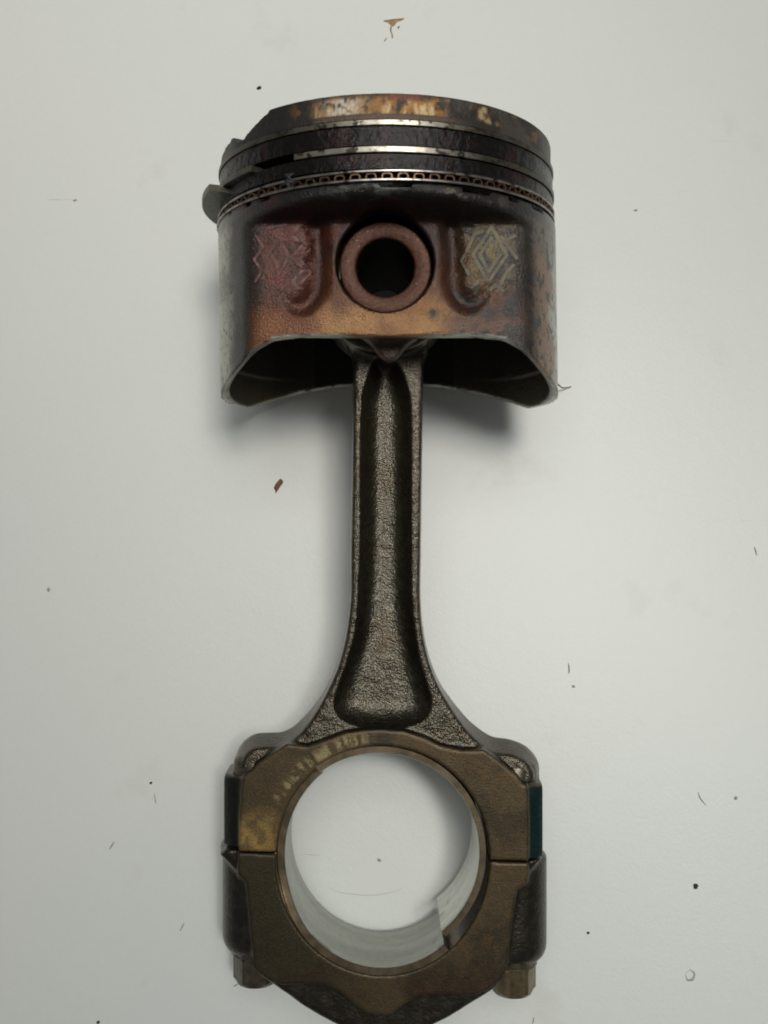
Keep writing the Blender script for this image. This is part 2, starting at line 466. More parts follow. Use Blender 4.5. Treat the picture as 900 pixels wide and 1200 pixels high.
    col = mixc(col, (0.028, 0.020, 0.016), (z > 20) * sst(26.5, 29.0, np.abs(xr) + (n2 - .5) * 3) * sst(-14, -6, y) * 0.85)
    # round thrust faces
    sd = sst(29.5, 32.5, np.abs(xr))
    sL = mixc(np.tile(np.array((0.50, 0.48, 0.40)), (N, 1)), (0.21, 0.19, 0.145), sst(0.4, 0.65, n1))
    sL = mixc(sL, (0.17, 0.095, 0.045), sst(-37.5, -35.0, xr) * sst(0.35, 0.6, n1) * 0.8)
    sL = mixc(sL, (0.035, 0.028, 0.022), sst(-38.6, -34.5, xr + (n2 - .5) * 3) * 0.95)
    sR = mixc(np.tile(np.array((0.46, 0.455, 0.40)), (N, 1)), (0.27, 0.105, 0.035), sst(39.6, 36.2, xr + (n1 - .5) * 9) * 0.85)
    sR = mixc(sR, (0.13, 0.13, 0.115), sst(0, 8, y + (n1 - .5) * 10) * 0.7)
    sR = mixc(sR, (0.040, 0.030, 0.022), sst(35.0, 31.8, xr + (n2 - .5) * 3.5) * 0.9)
    sR = mixc(sR, (0.022, 0.02, 0.018), sst(0.585, 0.635, fbm(x, y, z, 0.42, 4, 33.0)) * sst(41.2, 37, xr))
    sR = mixc(sR, (0.02, 0.018, 0.016), sst(0.66, 0.70, fbm(x, y * 0.5, z, 1.4, 3, 77.0)))
    sL = mixc(sL, (0.03, 0.028, 0.022), sst(0.665, 0.70, fbm(x * 1.4, y, z, 1.1, 3, 61.0)))
    side = np.where((xr < 0)[:, None], sL, sR)
    side = mixc(side, (0.03, 0.03, 0.027), sst(9.5, 13, y) * 0.5)
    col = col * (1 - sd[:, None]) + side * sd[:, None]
    ro = ro - 0.10 * np.maximum(mL, mR)
    ro = ro * (1 - sd) + 0.40 * sd
    # inside of the piston: brown-black oil film, painted shade at the bosses, pale machined edge
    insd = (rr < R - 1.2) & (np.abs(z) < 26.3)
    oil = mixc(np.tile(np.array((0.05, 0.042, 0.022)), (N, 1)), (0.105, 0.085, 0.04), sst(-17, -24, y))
    oil = mixc(oil, (0.022, 0.018, 0.012), (np.abs(x) < 19) * (np.abs(z) > 12) * 1.0)  # shade around the bosses painted over the oil colour
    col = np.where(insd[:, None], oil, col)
    ybv = np.interp(np.abs(xr), fx, fy) * sst(-10, 10, z) + np.interp(np.abs(xr), bx, by) * (1 - sst(-10, 10, z))
    edge = sst(0.55, 0.2, y - ybv) * (rr < R - 0.35)
    bare = (0.60, 0.61, 0.52)  # machined edge colour, with light reflected off the table painted in
    col = mixc(col, bare, edge * sst(6, 14, np.abs(xr)) * (np.abs(z) < 28.6) * (0.25 + 0.75 * sst(29, 25, np.abs(xr))) * sst(0.3, 0.5, n2))
    ro = np.where(insd, 0.45, ro)
    land = sst(10.8, 12.2, y) * (rr > 38)
    tt = np.degrees(np.arctan2(xr, z))
    lc = mixc(np.tile(np.array((0.018, 0.015, 0.014)), (N, 1)), (0.10, 0.105, 0.095), sst(0.45, 0.55, n2) * sst(-20, -13, tt) * sst(6, 0, tt))
    lc = mixc(lc, (0.10, 0.085, 0.065), sst(0.52, 0.62, n2) * sst(8, 14, tt) * sst(45, 35, tt))
    lc = mixc(lc, (0.055, 0.02, 0.02), sst(0.5, 0.6, n1) * sst(-10, -20, tt) * sst(-60, -50, tt))
    lc = mixc(lc, (0.15, 0.15, 0.13), sst(50, 66, np.abs(tt)) * .8)
    col = col * (1 - land[:, None]) + lc * land[:, None]
    ro = ro * (1 - land) + 0.32 * land
    col = mixc(col, (0.34, 0.34, 0.29), insd * (x > 7.5) * (x < 12.5) * (y < -13.5) * (z > 21) * 0.9)
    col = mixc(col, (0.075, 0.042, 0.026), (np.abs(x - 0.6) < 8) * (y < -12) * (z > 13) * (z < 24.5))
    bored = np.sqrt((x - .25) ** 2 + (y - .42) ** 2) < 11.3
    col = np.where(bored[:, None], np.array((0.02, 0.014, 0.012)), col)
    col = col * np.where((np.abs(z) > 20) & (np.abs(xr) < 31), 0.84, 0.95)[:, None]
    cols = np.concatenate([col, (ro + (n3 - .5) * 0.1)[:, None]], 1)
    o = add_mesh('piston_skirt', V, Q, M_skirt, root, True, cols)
    o['label'] = 'piston skirt with orange varnish on the boss faces and scuffed grey sides'
build_skirt()

# ---- crown and ring lands --------------------------------------------------------------
def ytop(th):                                # broken-away crown edge on the left
    k = [(-180, 33.3), (-150, 33.3), (-132, 29.2), (-90, 28.9), (-74, 29.7), (-64, 30.4), (-59.0, 30.9), (-56.5, 29.0),
         (-53.5, 28.6), (-52, 29.0), (-44, 31.2), (-37.5, 33.2), (-36.5, 33.3), (180, 33.3)]
    return float(np.interp(th, [a for a, _ in k], [b for _, b in k]))
def build_belt():
    prof = []
    def seg(r0, y0_, r1, y1_, n):
        for i in range(n): prof.append((r0 + (r1 - r0) * i / n, y0_ + (y1_ - y0_) * i / n))
    RC, RL, RB = 40.45, 40.75, 41.1
    seg(0.5, 33.0, 36, 33.0, 6); seg(36, 33.0, RC - 0.5, 33.3, 3); seg(RC - 0.5, 33.3, RC, 33.0, 2)
    seg(RC, 33.0, RC, 27.75, 16); seg(RC, 27.75, 37.0, 27.75, 3)
    seg(37.0, 27.75, 37.0, 26.05, 2); seg(37.0, 26.05, RL, 26.05, 3)
    seg(RL, 26.05, RL, 22.15, 12); seg(RL, 22.15, 37.0, 22.15, 3)
    seg(37.0, 22.15, 37.0, 20.3, 2); seg(37.0, 20.3, RL, 20.3, 3)
    seg(RL, 20.3, RL, 17.25, 9); seg(RL, 17.25, 36.6, 17.25, 3)
    seg(36.6, 17.25, 36.6, 14.35, 3); seg(36.6, 14.35, RB, 14.35, 3)
    seg(RB, 14.35, RB - 1.0, 13.6, 3); seg(RB - 1.0, 13.6, 30, 12.6, 6); seg(30, 11.6, 28.9, 23.5, 5)
    prof.append((0.5, 24.5))
    k = len(prof); P = np.array(prof); n = 760
    th = np.linspace(-180, 180, n, endpoint=False)
    T = np.radians(th)[:, None]
    r = np.tile(P[:, 0], (n, 1)); y = np.tile(P[:, 1], (n, 1))
    yt = np.array([ytop(t) for t in th])[:, None]
    ragged = (fbm(T * 30, T * 0, T * 0, 1.0, 4, 4.0) - 0.5) * 0.9
    yt = np.where(yt < 33.2, yt + ragged, yt + (fbm(T * 40, T * 0, T * 0, 1, 3, 8.) - .5) * .25)
    over = y > yt
    y = np.where((y > 28.0) & over, yt, y)
    # crusty carbon makes the outer faces uneven, in the solid as well
    x3, z3 = r * np.sin(T), r * np.cos(T)
    nn = fbm(x3, y, z3, 0.9, 4, 12.0) - 0.5
    outer = (r > 40) & (y < 33.2)
    r = r + np.where(outer & (y < 26.5), nn * 0.35, 0) + np.where(outer & (y > 27), nn * 0.12, 0)
    # the lowest land has a chipped lip over the boss
    lipm = (r > 40.5) & (y < 13.6) & (np.abs(th)[:, None] < 60)
    y = np.where(lipm & (r > 40.5), y - 0.55 * sst(0.45, 0.6, fbm(T * 14, T * 0, T * 0, 1, 3, 2.)) , y)
    x3, z3 = r * np.sin(T) + axx(y) , r * np.cos(T)
    V = np.stack([x3, y, z3], -1).reshape(-1, 3)
    i = np.arange(n)[:, None]; j = np.arange(k)[None, :]
    a = i * k + j; b = ((i + 1) % n) * k + j; c = ((i + 1) % n) * k + (j + 1) % k; d = i * k + (j + 1) % k
    Q = np.stack([a, b, c, d], -1)[:, :-1].reshape(-1, 4)[:, ::-1]
    x, yv, z = V[:, 0], V[:, 1], V[:, 2]
    tt = np.degrees(np.arctan2(x - axx(yv), z)); N = len(V)
    n1 = fbm(x, yv, z, 0.22, 4, 1.0); n2 = fbm(x, yv, z, 0.8, 4, 6.0); n3 = fbm(x, yv * 0.25, z, 0.7, 4, 16.0)
    col = np.tile(np.array((0.007, 0.006, 0.0055)), (N, 1)); ro = np.full(N, 0.22)
    crown = yv > 27.4
    # crown land: grey-brown carbon, burnt gold and white patches under the rim
    cc = mixc(np.tile(np.array((0.040, 0.034, 0.030)), (N, 1)), (0.075, 0.065, 0.055), sst(0.45, 0.6, n1))
    cc = mixc(cc, (0.135, 0.090, 0.065), sst(28.9, 28.6, yv) * sst(-24, -18, tt) * sst(30, 12, tt) * .9)
    band = sst(28.9, 29.1, yv)
    gold = band * sst(-25, -18, tt) * sst(20, 16.5, tt) * sst(33.2, 31.4, yv + (n3 - .5) * 3.4)
    cc = mixc(cc, (0.36, 0.17, 0.045), gold * sst(0.36, 0.52, n3 * .6 + n2 * .4))
    cc = mixc(cc, (0.62, 0.48, 0.26), gold * sst(0.52, 0.62, n3) * sst(32.6, 30.2, yv + (n2 - .5) * 2))
    wt = band * np.exp(-((tt + 13) / 5.0) ** 2) * sst(32.7, 31.8, yv) * sst(0.40, 0.52, n2)
    cc = mixc(cc, (0.66, 0.60, 0.50), wt)
    cc = mixc(cc, (0.22, 0.07, 0.04), band * sst(-2, 2, tt) * sst(14, 8, tt) * sst(31.0, 32.4, yv) * .7)
    nb = fbm(x * 1.0, yv * 0.8, z, 0.42, 4, 51.0); zone = sst(16, 22, tt) * sst(66, 56, tt) * sst(28.9, 29.6, yv) * sst(33.1, 32.2, yv)
    cc = mixc(cc, (0.20, 0.105, 0.05), zone * sst(0.50, 0.60, nb) * .9)
    cc = mixc(cc, (0.44, 0.33, 0.19), zone * sst(0.58, 0.66, nb) * sst(42, 34, tt))
    zl = sst(-42, -34, tt) * sst(-20, -25, tt) * sst(29.2, 30.0, yv)
    cc = mixc(cc, (0.17, 0.09, 0.04), zl * sst(0.46, 0.6, nb) * .85)
    cc = mixc(cc, (0.14, 0.135, 0.115), sst(58, 74, tt) * sst(120, 100, tt))
    cc = mixc(cc, (0.028, 0.026, 0.026), sst(-27, -33, tt) * sst(-100, -80, tt))
    cc = mixc(cc, (0.10, 0.10, 0.085), sst(-56, -62, tt) * (yv > 27.6) * (yv < 32) * 0.9)
    col = np.where(crown[:, None], cc, col)
    ro = np.where(crown, 0.46, ro)
    col = mixc(col, (0.026, 0.010, 0.009), (~crown) * sst(0.55, 0.68, n1) * 0.7)
    col = mixc(col, (0.10, 0.095, 0.08), (~crown) * sst(48, 66, tt) * sst(0.35, 0.5, n3) * sst(130, 100, tt) * 0.8)
    lip = (yv < 14.3) & (np.sqrt((x - .6) ** 2 + z ** 2) > 39)
    col = mixc(col, (0.09, 0.095, 0.085), lip * sst(0.42, 0.55, n2) * sst(-18, -11, tt) * sst(6, 0, tt))
    col = mixc(col, (0.10, 0.085, 0.065), lip * sst(0.5, 0.62, n2) * sst(8, 14, tt) * 0.8)
    col = mixc(col, (0.13, 0.13, 0.11), lip * sst(56, 70, np.abs(tt)) * .8)
    cols = np.concatenate([col, ro[:, None]], 1)
    o = add_mesh('piston_crown', V, Q, M_belt, root, True, cols)
    o['label'] = 'blackened piston crown and ring lands, broken away at the left edge'
    # flat shading off but keep groove corners crisp
    me = o.data
    try:
        me.set_sharp_from_angle(angle=math.radians(38))
    except Exception: pass
build_belt()

def sharpen(o, deg=35):
    o.data.set_sharp_from_angle(angle=math.radians(deg)); return o
def tilt(V, deg, cx=0.6, cy=20):             # slight in-plane cant of a loose ring
    a = math.radians(deg); c, s = math.cos(a), math.sin(a)
    return [(cx + (x - cx) * c - (y - cy) * s, cy + (x - cx) * s + (y - cy) * c, z) for x, y, z in V]

# ---- rings ----
def ring_prof(r0, r1, ya, yb, bv=0.1):
    return [(r0, ya), (r1 - bv, ya), (r1, ya + bv), (r1, yb - bv), (r1 - bv, yb), (r0, yb)]
V, Fc = ring_sweep(ring_prof(37.6, 41.05, 26.3, 27.45), -176, 180, 300, cx=axx(27))
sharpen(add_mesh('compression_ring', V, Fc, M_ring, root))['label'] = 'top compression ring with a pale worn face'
V, Fc = ring_sweep(ring_prof(37.6, 41.15, 20.6, 21.85), -28.8, 128, 200, cx=axx(21))
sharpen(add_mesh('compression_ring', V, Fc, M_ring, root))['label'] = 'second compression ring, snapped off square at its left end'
# sprung-out broken piece on the left
V, Fc = ring_sweep(ring_prof(36.5, 41.5, 18.9, 20.4), -152, -64, 100, cx=axx(21) - 3.3, cz=2.0)
o = sharpen(add_mesh('broken_ring_piece', tilt(V, 1.5, -40, 20), Fc, M_ringdark, root)); o['label'] = 'broken grey ring piece sticking out of the left side'
V, Fc = ring_sweep(ring_prof(36.2, 41.6, 20.35, 21.6), -68, -44.5, 40, cx=axx(21) - 0.6)
o = sharpen(add_mesh('broken_ring_piece', tilt(V, 0.8, -30, 20), Fc, M_ringdark, root)); o['label'] = 'short dark ring piece lying in the middle groove'

# oil ring: two thin rails and the looped expander between them
oil = bpy.data.objects.new('oil_ring', None); sc.collection.objects.link(oil); oil.parent = root
oil['label'] = 'three-piece oil ring sitting slightly crooked in the lowest groove'
def canted(V): return tilt(V, 0.75, 0.6, 16)
V, Fc = ring_sweep(ring_prof(38.2, 41.3, 16.40, 16.95, 0.12), -179, 179.5, 320, cx=axx(16) - .1)
sharpen(add_mesh('rail', canted(V), Fc, M_rail, oil))
V, Fc = ring_sweep(ring_prof(38.2, 41.45, 14.50, 15.05, 0.12), -178, 180, 320, cx=axx(15) - .25)
sharpen(add_mesh('rail', canted(V), Fc, M_rail, oil))
def expander():
    V, Fc = [], []
    n = 76; wd = 0.36
    path = [(-0.29, 15.10), (-0.30, 15.75), (-0.24, 16.08), (-0.12, 16.24), (0, 16.28), (0.12, 16.24), (0.24, 16.08), (0.30, 15.75), (0.29, 15.10), (0.36, 15.04), (0.64, 15.04), (0.71, 15.10)]
    for i in range(n):
        base = 360.0 * i / n
        pts = [(base + p * 360.0 / n, y) for p, y in path]
        k0 = len(V)
        for j, (t, y) in enumerate(pts):
            a, b_ = pts[max(j - 1, 0)], pts[min(j + 1, len(pts) - 1)]
            dx, dy = (b_[0] - a[0]) * 0.72, b_[1] - a[1]; l = math.hypot(dx, dy) or 1
            nx_, ny_ = -dy / l * wd / 2, dx / l * wd / 2
            for q, rr in ((1, 40.9), (-1, 40.9), (-1, 39.4), (1, 39.4)):
                tt = math.radians(t + q * nx_ / 0.72); V.append((axx(16) + rr * math.sin(tt), y + q * ny_, rr * math.cos(tt)))
        for j in range(len(pts) - 1):
            for q in range(4):
                Fc.append((k0 + j * 4 + q, k0 + j * 4 + (q + 1) % 4, k0 + j * 4 + 4 + (q + 1) % 4, k0 + j * 4 + 4 + q))
        Fc.append((k0, k0 + 3, k0 + 2, k0 + 1)); e = k0 + (len(pts) - 1) * 4; Fc.append((e, e + 1, e + 2, e + 3))
    o = add_mesh('expander', canted(V), Fc, M_exp, oil); sharpen(o, 40)
    o['label'] = 'rusty looped expander spring between the rails'
expander()
# back wall strip of the expander so the groove reads dark, plus carbon lump bridging the rails on the left
def carbon_lump():
    V, Fc = [], []
    nu, nv = 14, 18
    for i in range(nu):
        for j in range(nv):
            th = math.radians(-31 + 4.0 * (i / (nu - 1) - 0.5) * 2 * (0.55 + 0.45 * math.sin(j * 0.9)))
            y = 13.6 + 4.9 * j / (nv - 1)
            e = math.sin(math.pi * i / (nu - 1)) * math.sin(math.pi * j / (nv - 1)) ** 0.6
            r = 40.3 + 1.25 * e + 0.25 * math.sin(i * 2.3 + j * 1.7) * e
            V.append((axx(16) + r * math.sin(th), y, r * math.cos(th)))
    for i in range(nu - 1):
        for j in range(nv - 1):
            Fc.append((i * nv + j, i * nv + j + 1, (i + 1) * nv + j + 1, (i + 1) * nv + j))
    m = flat_metal('blue_black_carbon', (0.012, 0.014, 0.016), (0.045, 0.052, 0.058), 0.35, 0.1, 1.4, 0.4)
    add_mesh('carbon_deposit', V, Fc, m, root)['label'] = 'blue-black carbon deposit bridging the oil ring rails'
carbon_lump()

# ---- gudgeon pin ----
V, Fc = [], []
prof = [(6.35, -27.2), (9.7, -27.2), (10.15, -26.7), (10.15, 26.9), (9.85, 27.25), (9.6, 27.3), (7.1, 27.3), (6.75, 27.15), (6.5, 26.7), (6.35, 25)]
n = 96; k = len(prof)
for i in range(n):
    t = 2 * math.pi * i / n
    for r, z in prof: V.append((0.30 + r * math.cos(t), -0.35 + r * math.sin(t), z))
for i in range(n):
    for j in range(k):
        Fc.append((i * k + j, ((i + 1) % n) * k + j, ((i + 1) % n) * k + (j + 1) % k, i * k + (j + 1) % k))
pin = sharpen(add_mesh('piston_pin', V, Fc, M_pin, root), 30); pin['label'] = 'hollow piston pin with a brown varnished end'
pin.data.materials.append(flat_metal('dark_pin_bore', (0.012, 0.014, 0.013), (0.035, 0.040, 0.038), 0.35, 0.5, 0.5, 0.1))  # bore wall darker than the end face
for p_ in pin.data.polygons:
    if all(math.hypot(pin.data.vertices[q].co.x / S - 0.30, pin.data.vertices[q].co.y / S + 0.35) < 6.6 for q in p_.vertices): p_.material_index = 1

# ---- raised casting marks on the two pads ----
def bars(name, lines, z, wd, ht, mat, label, cx):
    V, Fc = [], []
    def padz(p):
        return min(28.9 - float(pad_dep(np.array([p[0]]), np.array([p[1]]))[0][0]), 28.9 - 0.0014 * p[0] ** 2) - 0.03
    pieces = []
    for (u0, v0, u1, v1) in lines:
        m_ = max(1, int(math.hypot(u1 - u0, v1 - v0) / 5))
        pieces += [(u0 + (u1 - u0) * q / m_, v0 + (v1 - v0) * q / m_, u0 + (u1 - u0) * (q + 1) / m_, v0 + (v1 - v0) * (q + 1) / m_) for q in range(m_)]
    for (u0, v0, u1, v1) in pieces:
        a = np.array(up(u0, v0, z)); b = np.array(up(u1, v1, z))
        za, zb_ = padz(a), padz(b)
        d = b - a; l = np.linalg.norm(d) + 1e-9; d /= l; nrm = np.array((-d[1], d[0]))
        k0 = len(V)
        for p, e in ((a - d * wd * .12, za), (b + d * wd * .12, zb_)):
            for q, hh in ((-1.0, -0.5), (-0.55, ht), (0.55, ht), (1.0, -0.5)):
                w_ = p + nrm * q * wd / 2
                V.append((w_[0], w_[1], e + hh))
        Fc += [(k0, k0 + 4, k0 + 5, k0 + 1), (k0 + 1, k0 + 5, k0 + 6, k0 + 2), (k0 + 2, k0 + 6, k0 + 7, k0 + 3), (k0 + 3, k0 + 2, k0 + 1, k0)[::-1], (k0 + 4, k0 + 5, k0 + 6, k0 + 7)]
    o = add_mesh(name, V, Fc, mat, root, True); sharpen(o, 25); o['label'] = label; return o
def chain(pts): return [(pts[i][0], pts[i][1], pts[i + 1][0], pts[i + 1][1]) for i in range(len(pts) - 1)]
M_markR = flat_metal('tarnished_gold_casting', (0.026, 0.026, 0.020), (0.085, 0.066, 0.030), 0.44, 0.35, 0.35, 0.3)
M_markL = flat_metal('maroon_varnish_casting', (0.045, 0.013, 0.010), (0.085, 0.024, 0.017), 0.42, 0.3, 0.35, 0.3)
dia = lambda cx, cy, a, b, sk=0: chain([(cx + sk, cy - b), (cx + a, cy), (cx - sk, cy + b), (cx - a, cy), (cx + sk, cy - b)])
ln = dia(574, 299, 20, 32, 2) + dia(574, 299, 12, 20, 1.5) + chain([(549, 322), (541, 306), (552, 284), (557, 274), (566, 272)]) + \
     chain([(588, 279), (598, 292), (606, 303)]) + chain([(584, 338), (592, 322), (602, 310)]) + chain([(548, 342), (560, 330)]) + chain([(556, 345), (562, 336)]) + \
     chain([(574, 340), (580, 334), (590, 341)]) + chain([(596, 280), (604, 276)])
bars('raised_diamond_mark', ln, 27.9, 1.25, 0.14, M_markR, 'nested diamond maker mark cast on the right boss pad', 0)
ln = chain([(352, 262), (343, 276), (355, 288), (342, 302), (356, 316), (343, 330), (354, 344)]) + chain([(360, 268), (352, 280), (363, 292), (351, 305), (364, 319), (353, 332)]) + \
     chain([(300, 276), (308, 290), (298, 304), (307, 318), (299, 330)]) + chain([(310, 262), (334, 258)]) + chain([(312, 268), (336, 264)]) + \
     dia(326, 302, 13, 24, 2) + dia(326, 302, 6, 12, 1) + chain([(312, 334), (322, 346), (336, 338)]) + chain([(318, 330), (326, 338), (338, 326)])
bars('raised_zigzag_mark', ln, 27.9, 1.10, 0.12, M_markL, 'zigzag and diamond casting marks on the left boss pad', 0)

# ------------------------------------------------------------------ connecting rod
ZF = 11.0
BC = up(448.5, 1006, ZF)                                    # big-end bore centre
BA, BT, BB = 125.5 / sz(ZF), 131 / sz(ZF), 137.5 / sz(ZF)   # the bore is stretched into an oval
pl, pr = up(279, 998.5, ZF), up(620, 1010.5, ZF)
SLOPE = (pr[1] - pl[1]) / (pr[0] - pl[0])
def split(X): return pl[1] + (X - pl[0]) * SLOPE
def boreF(X, Y):
    b = np.where(Y > BC[1], BT, BB)
    q = np.sqrt(((X - BC[0]) / BA) ** 2 + ((Y - BC[1]) / b) ** 2)
    return (q - 1) * BA
XL, XR = -31.6, 31.9                                        # bolt axes
mid = [(414.5, 400), (414, 425), (413.2, 470), (412.6, 510), (412, 560), (410.5, 650), (410, 700), (405.5, 739), (397, 775), (384, 806), (367, 834), (347, 857), (330, 867), (313, 868.5), (297, 870), (285, 878), (278, 890), (277, 902), (290, 930),
       (316, 990), (590, 990), (616, 930), (630, 915), (629, 899), (618, 885), (600, 877), (581, 874), (566, 866), (548, 850), (531, 828), (515, 803), (503.5, 774), (496, 739), (493, 700), (493.5, 640), (494.5, 560), (495.2, 510), (495.8, 470), (496.5, 425), (496.5, 400)]
chan = [(448, 420), (438, 422), (433, 436), (427, 455), (424, 480), (423, 560), (422.4, 640), (420, 700), (416.5, 739), (407, 775), (397, 803), (391.5, 824), (396, 839), (408, 848), (428, 852), (450, 853),
        (474, 852), (490, 848), (502, 838), (505.5, 823), (501, 805), (492, 775), (486, 739), (482, 700), (481.5, 640), (481.5, 560), (480.5, 480), (477, 455), (471, 436), (462, 422)]
face_top = [(284, 911), (294, 904), (303, 894), (336, 872), (360, 875), (381, 868), (405, 859), (429, 855.5), (450, 855), (474, 857), (498, 865), (516, 874), (540, 879.5),
            (568, 879), (592, 897), (608, 911), (613, 919), (618.6, 921), (620, 960), (620, 1030), (279, 1030), (280, 960)]
def colour_forged(x, y, z):
    n1 = fbm(x, y, z, 0.16, 4, 2.0); n2 = fbm(x, y, z, 0.7, 3, 4.0)
    col = np.tile(np.array((0.130, 0.107, 0.080)), (len(x), 1))
    col = mixc(col, (0.168, 0.143, 0.110), sst(0.42, 0.62, n2))
    col = mixc(col, (0.12, 0.082, 0.050), sst(0.5, 0.65, n1) * 0.5)
    col = col * np.array((0.62, 0.64, 0.61))
    return col, np.full(len(x), 0.35) + (n2 - .5) * .12
def colour_mach(x, y, z, cap):
    n1 = fbm(x, y, z, 0.10, 4, 7.0); n2 = fbm(x * 0.6, y * 2.2, z, 0.5, 4, 4.0); n3 = fbm(x, y, z, 0.55, 4, 40.0)
    col = np.tile(np.array((0.105, 0.073, 0.042)), (len(x), 1))
    col = mixc(col, (0.062, 0.046, 0.029), sst(0.42, 0.62, n1))
    col = mixc(col, (0.13, 0.075, 0.032), sst(0.56, 0.68, n3) * 0.45)
    if not cap:
        g = sst(-23, -29, x) * sst(-122, -132, y)
        col = mixc(col, (0.36, 0.23, 0.085), g * (0.35 + 0.65 * sst(0.42, 0.56, n3)))
        col = mixc(col, (0.060, 0.044, 0.024), sst(-20, -29, x) * sst(-131, -123, y) * 0.5)
        # light rub marks next to the bore at upper left
        rr = np.hypot(x - BC[0], y - BC[1]); an = np.degrees(np.arctan2(y - BC[1], x - BC[0]))
        st = sst(0.45, 0.7, vnoise(an * 1.15 + 50, rr * 0.10, rr * 0)) * sst(27.3, 27.8, rr) * sst(31.0, 29.0, rr + (n3 - .5) * 3) * sst(90, 105, an) * sst(170, 150, an)
        col = mixc(col, (0.42, 0.34, 0.20), st * 0.75 * sst(0.3, 0.5, fbm(x, y, z, 0.5, 3, 9.0)))
    else:
        col = mixc(col, (0.045, 0.036, 0.021), sst(8, -22, x) * 0.85)  # shadow over the left of the cap painted into its face colour
        col = mixc(col, (0.060, 0.030, 0.022), sst(-160, -170, y) * sst(0.4, 0.6, n1) * .8)
    col = col * np.array((0.90, 0.90, 0.76))
    return col, np.full(len(x), 0.42) + (n3 - .5) * .14

def build_rod():
    h = 0.4
    x0, x1, y0, y1, z0, z1 = -43, 43, -141, 20.5, -13.6, 13.6
    xs = np.arange(x0, x1, h); ys = np.arange(y0, y1, h); zs = np.arange(z0, z1, h)
    X2, Y2 = np.meshgrid(xs, ys, indexing='ij')
    aZ = np.abs(zs)[None, None, :]
    X3, Y3 = X2[:, :, None], Y2[:, :, None]
    HB = 8.3
    dm = poly_sdf(catmull(ups(mid, 6.0), 4), X2, Y2)
    dc = poly_sdf(catmull(ups(chan, HB), 4), X2, Y2)
    # I-beam: rails, deep rounded channel
    draft = 0.06 + 0.26 * sst(-95, -118, Y2)
    half = np.minimum(4.6, 1.0 + 0 * Y2)
    wch = 5.7 + 2.6 * sst(-92, -112, Y2)
    depth = 6.2 * (1 - (1 - np.clip((0.1 - dc) / wch, 0, 1)) ** 3) * (0.70 + 0.30 * sst(-104, -60, Y2))
    H = HB - depth + 0.25 * sst(1.6, 0.5, np.abs(dc)) * 0
    lump = (fbm(X2, Y2, X2 * 0, 0.55, 2, 3.0) - 0.5) * 0.20 + (vnoise(X2 * 1.2 + 300, Y2 * 1.2 + 300, X2 * 0 + 5) - 0.5) * 0.10
    H = H + lump
    beam = smax(dm[:, :, None] + draft[:, :, None] * (aZ - 3.5) - lump[:, :, None] * 0.25, aZ - H[:, :, None], 1.1)
    # small end eye
    re = np.hypot(X2 - 0.3, Y2 + 0.35)[:, :, None]
    eye = smax(re - 16.8, aZ - 12.6, 1.0)
    body = smin(beam, eye, 1.0)
    # machined big-end half
    df = poly_sdf(ups(face_top, ZF), X2, Y2)[:, :, None]
    plate = smax(df, aZ - ZF, 0.5)
    body = smin(body, plate, 0.8)
    # bolt shoulders: ground flat outside
    for bx in (XL, XR):
        cyl = np.sqrt((X3 - bx) ** 2 + (zs[None, None, :]) ** 2) - 9.6
        top = up(0, 905 if bx < 0 else 915, 4)[1]
        cyl = smax(cyl, Y3 - top, 2.0)
        cyl = np.maximum(cyl, np.abs(X3 - (-0.2)) - 38.6)
        body = smin(body, cyl, 1.0)
    body = np.maximum(body, -(re - 10.3))
    body = np.maximum(body, -boreF(X3, Y3))
    body = np.maximum(body, split(X3) + 0.22 - Y3)
    V, Q = surface_nets(body.astype(np.float32), (x0, y0, z0), h)
    x, y, z = V.T
    dfv = poly_sdf(ups(face_top, ZF), x, y)
    cf, rf = colour_forged(x, y, z); cm, rm = colour_mach(x, y, z, False)
    m = (sst(ZF - 0.7, ZF - 0.25, np.abs(z)) * sst(0.6, 0.0, dfv)) * (y < -100)
    bw = (boreF(x, y) < 0.7)
    col = cf * (1 - m[:, None]) + cm * m[:, None]; ro = rf * (1 - m) + rm * m
    col = np.where((bw & (y < -100) & (np.abs(z) < ZF - .4))[:, None], np.array((0.13, 0.095, 0.055)), col)
    # right outer side carries old teal paint
    sidem = (1 - m) * (boreF(x, y) > 2)
    tl = sst(34.6, 35.2, x) * (y < up(0, 919, 5)[1]) * sidem
    col = mixc(col, (0.016, 0.060, 0.058), tl * .92)
    tl2 = sidem * sst(-34.6, -35.2, x) * (y < up(0, 905, 5)[1])
    col = mixc(col, (0.024, 0.028, 0.022), tl2 * .85)
    # grey wet sheen painted on the flank near the shoulder
    g = sst(0.2, 1.2, dm_at(x, y)) * sst(-100, -112, y) * sst(-116.5, -114.5, y) * (np.abs(z) < ZF - .5)
    col = mixc(col, (0.42, 0.42, 0.38), g * 0.8)
    return V, Q, np.concatenate([col, ro[:, None]], 1), m
def dm_at(x, y): return poly_sdf(catmull(ups(mid, 8.3), 2), x, y)

def split_by_mask(name_mats, V, Q, cols, m, thr=0.5):
    """one mesh, two material slots: forged skin and machined faces"""
    o = add_mesh(name_mats[0], V, Q, name_mats[1], root, True, cols)
    o.data.materials.append(name_mats[2])
    fm = m[Q].mean(1) > thr
    o.data.materials.append(M_forged_fine)
    cen = V[Q].mean(1)
    fine = (cen[:, 1] < -116) & ((np.abs(cen[:, 0]) > 23.5) | (cen[:, 1] < -141)) & ~fm
    o.data.polygons.foreach_set('material_index', np.where(fm, 1, np.where(fine, 2, 0)).astype(np.int32)); o.data.update()
    return o
V, Q, C, m = build_rod()
rod = split_by_mask(('rod_body', M_forged, M_mach), V, Q, C, m)
rod['label'] = 'dark forged rod beam with a deep channel and machined big end'

